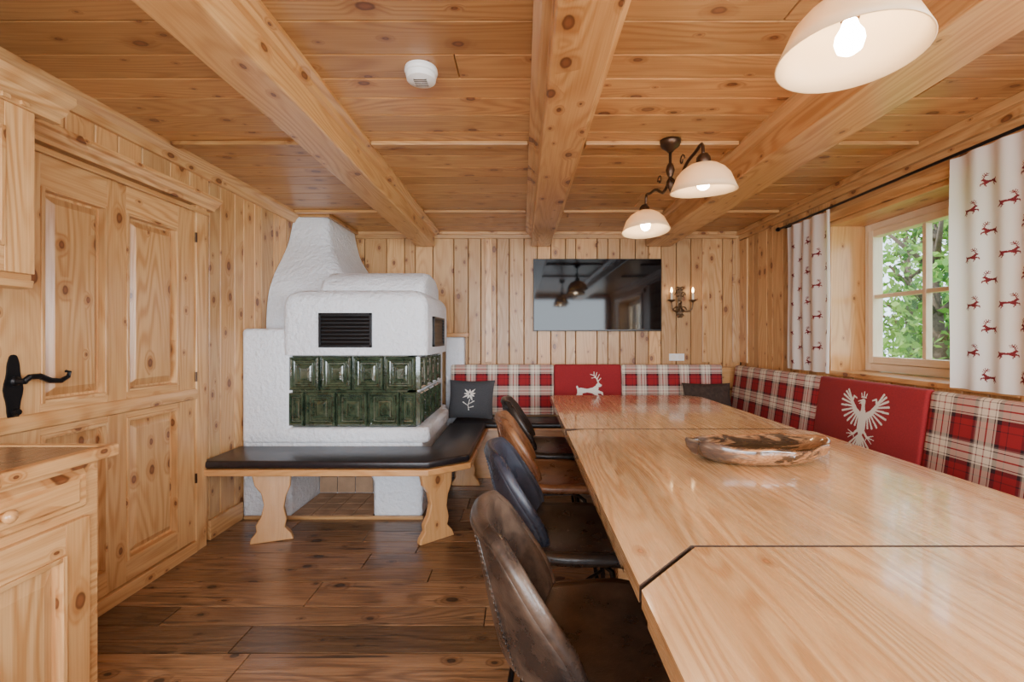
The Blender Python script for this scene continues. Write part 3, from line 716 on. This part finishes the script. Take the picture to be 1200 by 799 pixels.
chair(.175, 3.15, .0, L_dark, L_dark, 'dark brown leather chair with black metal legs')

# ---------------------------------------------------------------- lamps
def shade(t, c, tilt, r=.14):
    s = r / .14
    Mx = Matrix.Translation(c) @ Matrix.Rotation(tilt[0], 4, 'X') @ Matrix.Rotation(tilt[1], 4, 'Y')
    f = lambda x, y, z: tuple(Mx @ Vector((x * s, y * s, z * s)))
    prof = [(.028, .125), (.06, .118), (.092, .097), (.115, .07), (.13, .035), (.145, .0), (.142, .0), (.127, .035), (.112, .068), (.09, .094), (.058, .114), (.026, .12)]
    mb = MB(); mb.lathe(prof, seg=40, M=f, cap=False); sh = obj('lamp_shade', mb, M_shade, t, smooth=True)
    mb = MB(); mb.lathe([(.0, .165), (.018, .165), (.03, .15), (.034, .118), (.026, .11), (.018, .085), (0, .085)], seg=20, M=f); obj('socket', mb, M_brown, t, smooth=True)
    mb = MB(); mb.lathe([(.001, .085), (.014, .08), (.018, .066), (.027, .05), (.029, .036), (.024, .018), (.012, .009), (.001, .007)], seg=20, M=f); obj('bulb', mb, M_bulb, t, smooth=True)
    return f
def arc(p, n=14): return [cat(p, k / n) for k in range(n + 1)]
def chandelier(cx, cy, a, b, r=.14):
    t = thing('ceiling_lamp', 'brown metal ceiling lamp with two frosted glass shades', 'lamp', (cx, cy, 2.3), group='ceiling lamps')
    mb = MB(); mb.lathe([(.001, 2.298), (.055, 2.298), (.056, 2.285), (.045, 2.265), (.02, 2.245), (.012, 2.235), (.001, 2.235)], (cx, cy, 0), 28); obj('canopy', mb, M_brown, t, smooth=True)
    mb = MB(); mb.lathe([(.001, 2.24), (.008, 2.24), (.008, 2.18), (.018, 2.165), (.024, 2.14), (.016, 2.115), (.009, 2.10), (.02, 2.08), (.02, 2.06), (.008, 2.04), (.001, 2.02)], (cx, cy, 0), 20); obj('stem', mb, M_brown, t, smooth=True)
    for s in (a, b):
        top = Vector(s[0]) + Vector((0, 0, .16 * r / .14)); c = Vector((cx, cy, 2.10)); h = (top - c); hx = Vector((h.x, h.y, 0))
        pts = [c, c + hx * .25 + Vector((0, 0, -.05)), c + hx * .55 + Vector((0, 0, .0)), c + hx * .8 + Vector((0, 0, top.z - c.z + .05)), c + hx * .97 + Vector((0, 0, top.z - c.z + .06)), top]
        mb = MB(); mb.tube(arc([tuple(p) for p in pts]), .008, 8)
        e = hx.normalized(); q = c + hx * .4
        mb.tube([q + e * .03 * math.cos(k * .6) * (1 - k / 14) + Vector((0, 0, .035 + .03 * math.sin(k * .6) * (1 - k / 14))) for k in range(12)], .004, 6)
        obj('arm', mb, M_brown, t, smooth=True)
        shade(t, s[0], s[1], r)
chandelier(.79, 2.43, ((.815, 2.05, 1.905), (.10, -.03)), ((.755, 2.78, 1.895), (-.10, -.03)))
chandelier(.74, .55, ((.69, .96, 1.84), (-.02, .03)), ((.74, .15, 1.86), (.1, 0)), r=.134)

# smoke detector
mb = MB(); mb.lathe([(.001, 2.298), (.062, 2.298), (.064, 2.285), (.061, 2.276), (.055, 2.274), (.055, 2.268), (.058, 2.266), (.055, 2.252), (.03, 2.244), (.001, 2.243)], (-.395, 1.78, 0), 36)
for k in range(5):
    mb.box(-.42, -.37, 1.755 + k * .011, 1.759 + k * .011, 2.243, 2.247, mat=1)
obj('smoke_detector', mb, [M_white, M_dark], org=None, smooth=False, label='round white smoke detector on the ceiling', category='smoke detector')

# TV
t = thing('television', 'large black flat television mounted on the pine wall', 'television', (.745, 4.5, 1.3))
mb = MB(); mb.box(.11, 1.378, 4.50, 4.535, 1.31, 2.025); mb.box(.4, 1.1, 4.535, 4.558, 1.45, 1.9); obj('housing', mb, M_tvf, t, bev=.004)
mb = MB(); mb.box(.118, 1.37, 4.4965, 4.4995, 1.325, 2.018); obj('screen', mb, M_tv, t)

# sconce
t = thing('wall_sconce', 'antique bronze wall sconce with two lit candle bulbs', 'wall lamp', (1.58, 4.52, 1.6))
cx = 1.575; cz = 1.60
mb = MB(); mb.prism([(cx + .045 * math.sin(a) * (1 + .5 * math.cos(2 * a)), cz + .15 * math.cos(a)) for a in [2 * pi * k / 28 for k in range(28)]], .001, .01, 2, MK)
for s in (-1, 1):
    for (r0, zc, xo) in ((.04, cz - .08, .03), (.032, cz + .07, .028), (.024, cz + .13, .02), (.025, cz - .14, .015)):
        mb.tube([MK(cx + s * (xo + r0 * (1 - k / 16) * math.cos(k * .55) * .9), zc + r0 * (1 - k / 16) * math.sin(k * .55), .016) for k in range(14)], .006, 6)
mb.lathe([(.022, .01), (.02, .02), (.001, .028)], seg=16, M=lambda x, y, z: MK(cx + x, cz + y, z))
obj('back_plate', mb, M_bronze, t, smooth=False)
for s in (-1, 1):
    mb = MB(); mb.tube(arc([MK(cx, cz - .02, .02), MK(cx + s * .03, cz - .09, .05), MK(cx + s * .09, cz - .08, .08), MK(cx + s * .105, cz + .0, .08)]), .007, 8)
    f = lambda x, y, z: (cx + s * .105 + x, YB - .08 + y, cz + .01 + z)
    mb.lathe([(.001, -.02), (.012, -.014), (.034, .0), (.037, .009), (.012, .009), (.001, .009)], seg=16, M=f); obj('arm', mb, M_bronze, t, smooth=True)
    mb = MB(); mb.lathe([(.001, .009), (.011, .009), (.011, .075), (.001, .075)], seg=12, M=f); obj('candle', mb, M_candle, t)
    mb = MB(); mb.lathe([(.001, .076), (.009, .085), (.012, .098), (.008, .115), (.001, .132)], seg=12, M=f); obj('flame_bulb', mb, M_flame, t, smooth=True)
# socket
mb = MB(); mb.box(1.47, 1.62, 1.015, 1.085, 0.001, .012, 0, MK)
for x in (1.507, 1.582): mb.lathe([(.001, .0125), (.022, .0125), (.022, .015), (.025, .015), (.025, .012)], seg=20, M=lambda a, b, w: MK(x + a, 1.05 + b, w), mat=1)
obj('power_socket', mb, [M_white, M_cream], bev=.002, label='white double power socket on the wall', category='power socket')

# ---------------------------------------------------------------- windows
MW = lambda u, v, w: (2.47 - w, u, v)
def window(name, wy0, wy1, pane):
    wz0, wz1 = 1.02, 2.03
    t = thing(name, 'pale wood casement window with glazing bars', 'window', (2.45, (wy0 + wy1) / 2, 1.0), kind='structure')
    mb = MB(); f = .05
    for q in ((wy0, wy0 + f, wz0, wz1, 1), (wy1 - f, wy1, wz0, wz1, 1), (wy0 + f, wy1 - f, wz0, wz0 + f, 0), (wy0 + f, wy1 - f, wz1 - f, wz1, 0)): mb.box(*q[:4], 0, .06, q[4], MW)
    obj('outer_frame', mb, W_frame, t, bev=.004)
    a0, a1, b0, b1 = wy0 + f + .003, wy1 - f - .003, wz0 + f + .003, wz1 - f - .003
    mb = MB(); g_ = .045
    for q in ((a0, a0 + g_, b0, b1, 1), (a1 - g_, a1, b0, b1, 1), (a0 + g_, a1 - g_, b0, b0 + g_, 0), (a0 + g_, a1 - g_, b1 - g_, b1, 0)): mb.box(*q[:4], .01, .08, q[4], MW)
    m1 = a1 - g_ - pane; m2 = m1 - pane
    mb.box(m1 - .026, m1, b0 + g_, b1 - g_, .03, .07, 1, MW)
    zm = (b0 + b1) / 2; mb.box(a0 + g_, a1 - g_, zm - .013, zm + .013, .03, .068, 0, MW)
    mb.box(m2 - .05, m2, b0 + g_, b1 - g_, .01, .08, 1, MW)
    obj('sash', mb, W_frame, t, bev=.004)
    mb = MB(); mb.box(a0 + .03, a1 - .03, b0 + .03, b1 - .03, .045, .049, 0, MW); obj('glass_pane', mb, M_glass, t)
window('window_1', 2.02, 3.20, .37); window('window_added', V0 + .04, V1 - .04, .5)  # second window is out of view, added to admit side light
def lining(name, a, b):
    mb = MB()
    mb.box(b - .03, b, WZ0, WZ1, -.30, .012, 1, MR); mb.box(a, a + .03, WZ0, WZ1, -.30, .012, 1, MR)
    mb.box(a, b, WZ1 - .03, WZ1, -.30, .012, 0, MR); mb.box(a, b, WZ0, WZ0 + .03, -.36, .03, 0, MR)
    mb.box(b, b + .11, WZ0 - .02, WZ1, 0.001, .022, 1, MR); mb.box(a - .11, a, WZ0 - .02, WZ1, 0.001, .022, 1, MR)
    mb.box(a - .3, b + .3, WZ1 + .001, WZ1 + .06, .001, .035, 0, MR)
    obj(name, mb, W_beam, bev=.004, kind='structure', label='pine window reveal boards and sill', category='trim')
lining('trim_5', WY0, WY1); lining('trim_7', V0, V1)

# curtain rod
RX = 2.128
t = thing('curtain_rod', 'thin black iron curtain rod above the window', 'curtain rod', (RX, 2.5, 2.145))
mb = MB(); mb.tube([(RX, .9, 2.145), (RX, 3.76, 2.145)], .008, 10); obj('rod', mb, M_black, t, smooth=True)
for y in (3.72, 1.2):
    mb = MB(); mb.tube([(RX, y, 2.145), (2.187, y, 2.145)], .006); mb.box(2.182, 2.188, y - .015, y + .015, 2.11, 2.18); obj('bracket', mb, M_black, t)
mb = MB(); mb.lathe([(.001, -.03), (.012, -.02), (.018, 0), (.012, .02), (.001, .03)], seg=14, M=lambda x, y, z: (RX + x, 3.785 + z, 2.145 + y)); obj('finial', mb, M_black, t, smooth=True)
def curtain(y0, y1, nf, label, seed, step):
    rr = random.Random(seed); ph = rr.random() * 6
    L = (y1 - y0); N = 400
    def raw(s):
        am = .019 * (.8 + .35 * math.sin(s * 7 + ph))
        return (RX - am * math.sin(2 * pi * nf * s + .9 * math.sin(3 * s * pi + ph)), y0 + L * s)
    pts = [raw(i / N) for i in range(N + 1)]; cum = [0]
    for i in range(N): cum.append(cum[-1] + math.hypot(pts[i + 1][0] - pts[i][0], pts[i + 1][1] - pts[i][1]))
    real = cum[-1]
    def S(l, z, o=0):
        l = min(max(l, 0), real - 1e-5)
        lo, hi = 0, N
        while hi - lo > 1:
            m = (lo + hi) // 2
            if cum[m] <= l: lo = m
            else: hi = m
        f = (l - cum[lo]) / (cum[hi] - cum[lo]); a, b = pts[lo], pts[hi]
        dx, dy = b[0] - a[0], b[1] - a[1]; q = math.hypot(dx, dy)
        k = (2.13 - z) / 1.15
        x = a[0] + f * dx; x = RX + (x - RX) * (.8 + .3 * k) + .004 * math.sin(z * 5 + l * 9)
        return (x - o * dy / q, a[1] + f * dy + o * dx / q, z)
    tt = thing('curtain', label, 'curtain', (RX, (y0 + y1) / 2, .98), group='window curtains')
    mb = MB(); n = nf * 24; m = 24
    vs = [S(real * i / n, 1.0 + 1.13 * j / m) for j in range(m + 1) for i in range(n + 1)]
    mb.add(vs, [(j * (n + 1) + i, j * (n + 1) + i + 1, (j + 1) * (n + 1) + i + 1, (j + 1) * (n + 1) + i) for j in range(m) for i in range(n)])
    row = 0; z = 1.035; W = .078
    while z < 2.04:
        l = .03 + (step / 2 if row % 2 else 0)
        while l < real - W:
            fl = (row % 2) == 0
            glyph(mb, in_deer_small, -.05, 1.06, .05, 1.2, 28, lambda x, y: S(l + (x if fl else 1 - x) * W, z + y * .062, .0035), 1, 2)
            l += step
        z += .112; row += 1
    obj('fabric', mb, [M_curt, M_curtred], tt, smooth=True)
curtain(3.13, 3.67, 4, 'white curtain printed with small red deer, hanging by the window', 1, .21)
curtain(1.40, 2.26, 6, 'white curtain printed with small red deer, hanging by the window', 2, .17)

# ---------------------------------------------------------------- outside
mb = MB(); mb.box(2.7, 40, -20, 40, -.7, -.6); obj('lawn', mb, M_grass, label='green lawn outside the window', category='lawn', kind='stuff')
for (x, y, h, r, nl, sd) in ((6.0, 6.6, 4.4, 1.1, 2600, 1), (8.2, 9.6, 5.2, 1.4, 3400, 2), (9.4, 6.2, 4.6, 1.3, 3000, 3), (11.6, 12.0, 6.5, 1.8, 3200, 4), (5.6, 9.4, 4.6, 1.1, 3000, 5), (12.5, 8.0, 6, 1.8, 3000, 6), (16.5, 15.5, 5, 2.6, 3000, 7)):
    rr = random.Random(sd)
    t = thing('tree', 'leafy green tree outside the window', 'tree', (x, y, -.59), group='garden trees')
    mb = MB(); mb.tube([(x, y, -.59), (x + .05, y, .8), (x - .05, y + .1, h * .7)], [.16, .12, .04], 10)
    for k in range(10):
        a = rr.random() * 6.28; z = .6 + rr.random() * h * .5; mb.tube([(x, y, z), (x + r * .6 * math.cos(a), y + r * .6 * math.sin(a), z + .7)], [.05, .015], 6)
    obj('trunk', mb, M_bark, t, smooth=True)
    mb = MB(); blobs = []
    for k in range(34):
        a = rr.random() * 6.28; q = r * .72 * rr.random() ** .5; rad = rr.uniform(.25, .28 * r + .2)
        blobs.append((x + q * math.cos(a), y + q * math.sin(a), rr.uniform(.3, h), rad))
    for k in range(nl):
        b = rr.choice(blobs); v = Vector((rr.gauss(0, 1), rr.gauss(0, 1), rr.gauss(0, 1))).normalized() * b[3] * rr.uniform(.6, 1)
        c = Vector(b[:3]) + v; d1 = Vector((rr.gauss(0, 1), rr.gauss(0, 1), rr.gauss(0, 1))).normalized(); d2 = d1.cross(Vector((rr.gauss(0, 1), rr.gauss(0, 1), rr.gauss(0, 1)))).normalized()
        l = rr.uniform(.05, .1); mb.add([c - d1 * l, c + d2 * l * .45, c + d1 * l, c - d2 * l * .45], [(0, 1, 2, 3)], None, rr.choice((0, 0, 1, 1, 2)))
    obj('foliage', mb, M_leafs, t, kind='stuff')

# ---------------------------------------------------------------- light
w = bpy.data.worlds.new('World'); SC.world = w; w.use_nodes = True; nt = w.node_tree
bg = nt.nodes['Background']; bg.inputs[0].default_value = (.70, .86, 1.0, 1); bg.inputs[1].default_value = 4.5
def area(name, loc, rot, sx, sy, pw, col):
    l = bpy.data.lights.new(name, 'AREA'); l.shape = 'RECTANGLE'; l.size = sx; l.size_y = sy; l.energy = pw; l.color = col
    o = bpy.data.objects.new(name, l); COL.objects.link(o); o.location = loc; o.rotation_euler = rot; return o
area('fill_rear_opening', (.1, YF - .15, 1.38), (pi / 2, 0, 0), 4.0, 1.6, 280, (.86, .93, 1))  # added fill lamp outside the rear opening, behind the camera
area('fill_side_opening', (2.62, (V0 + V1) / 2, 1.52), (0, pi / 2, 0), 1.05, 1.8, 220, (.88, .94, 1))  # added fill lamp outside the unseen side opening
l = bpy.data.lights.new('sun', 'SUN'); l.energy = 9; l.angle = .02; l.color = (1, .95, .85)
o = bpy.data.objects.new('sun', l); COL.objects.link(o); o.rotation_euler = Vector((.6, -.25, -.75)).to_track_quat('-Z', 'Y').to_euler()

cam = bpy.data.cameras.new('camera'); cam.lens = 16.0; cam.sensor_width = 36; cam.shift_x = -.01; cam.shift_y = -.00375; cam.clip_start = .02
c = bpy.data.objects.new('camera', cam); COL.objects.link(c); c.location = (0, 0, 1.25); c.rotation_euler = (pi / 2, 0, 0); SC.camera = c
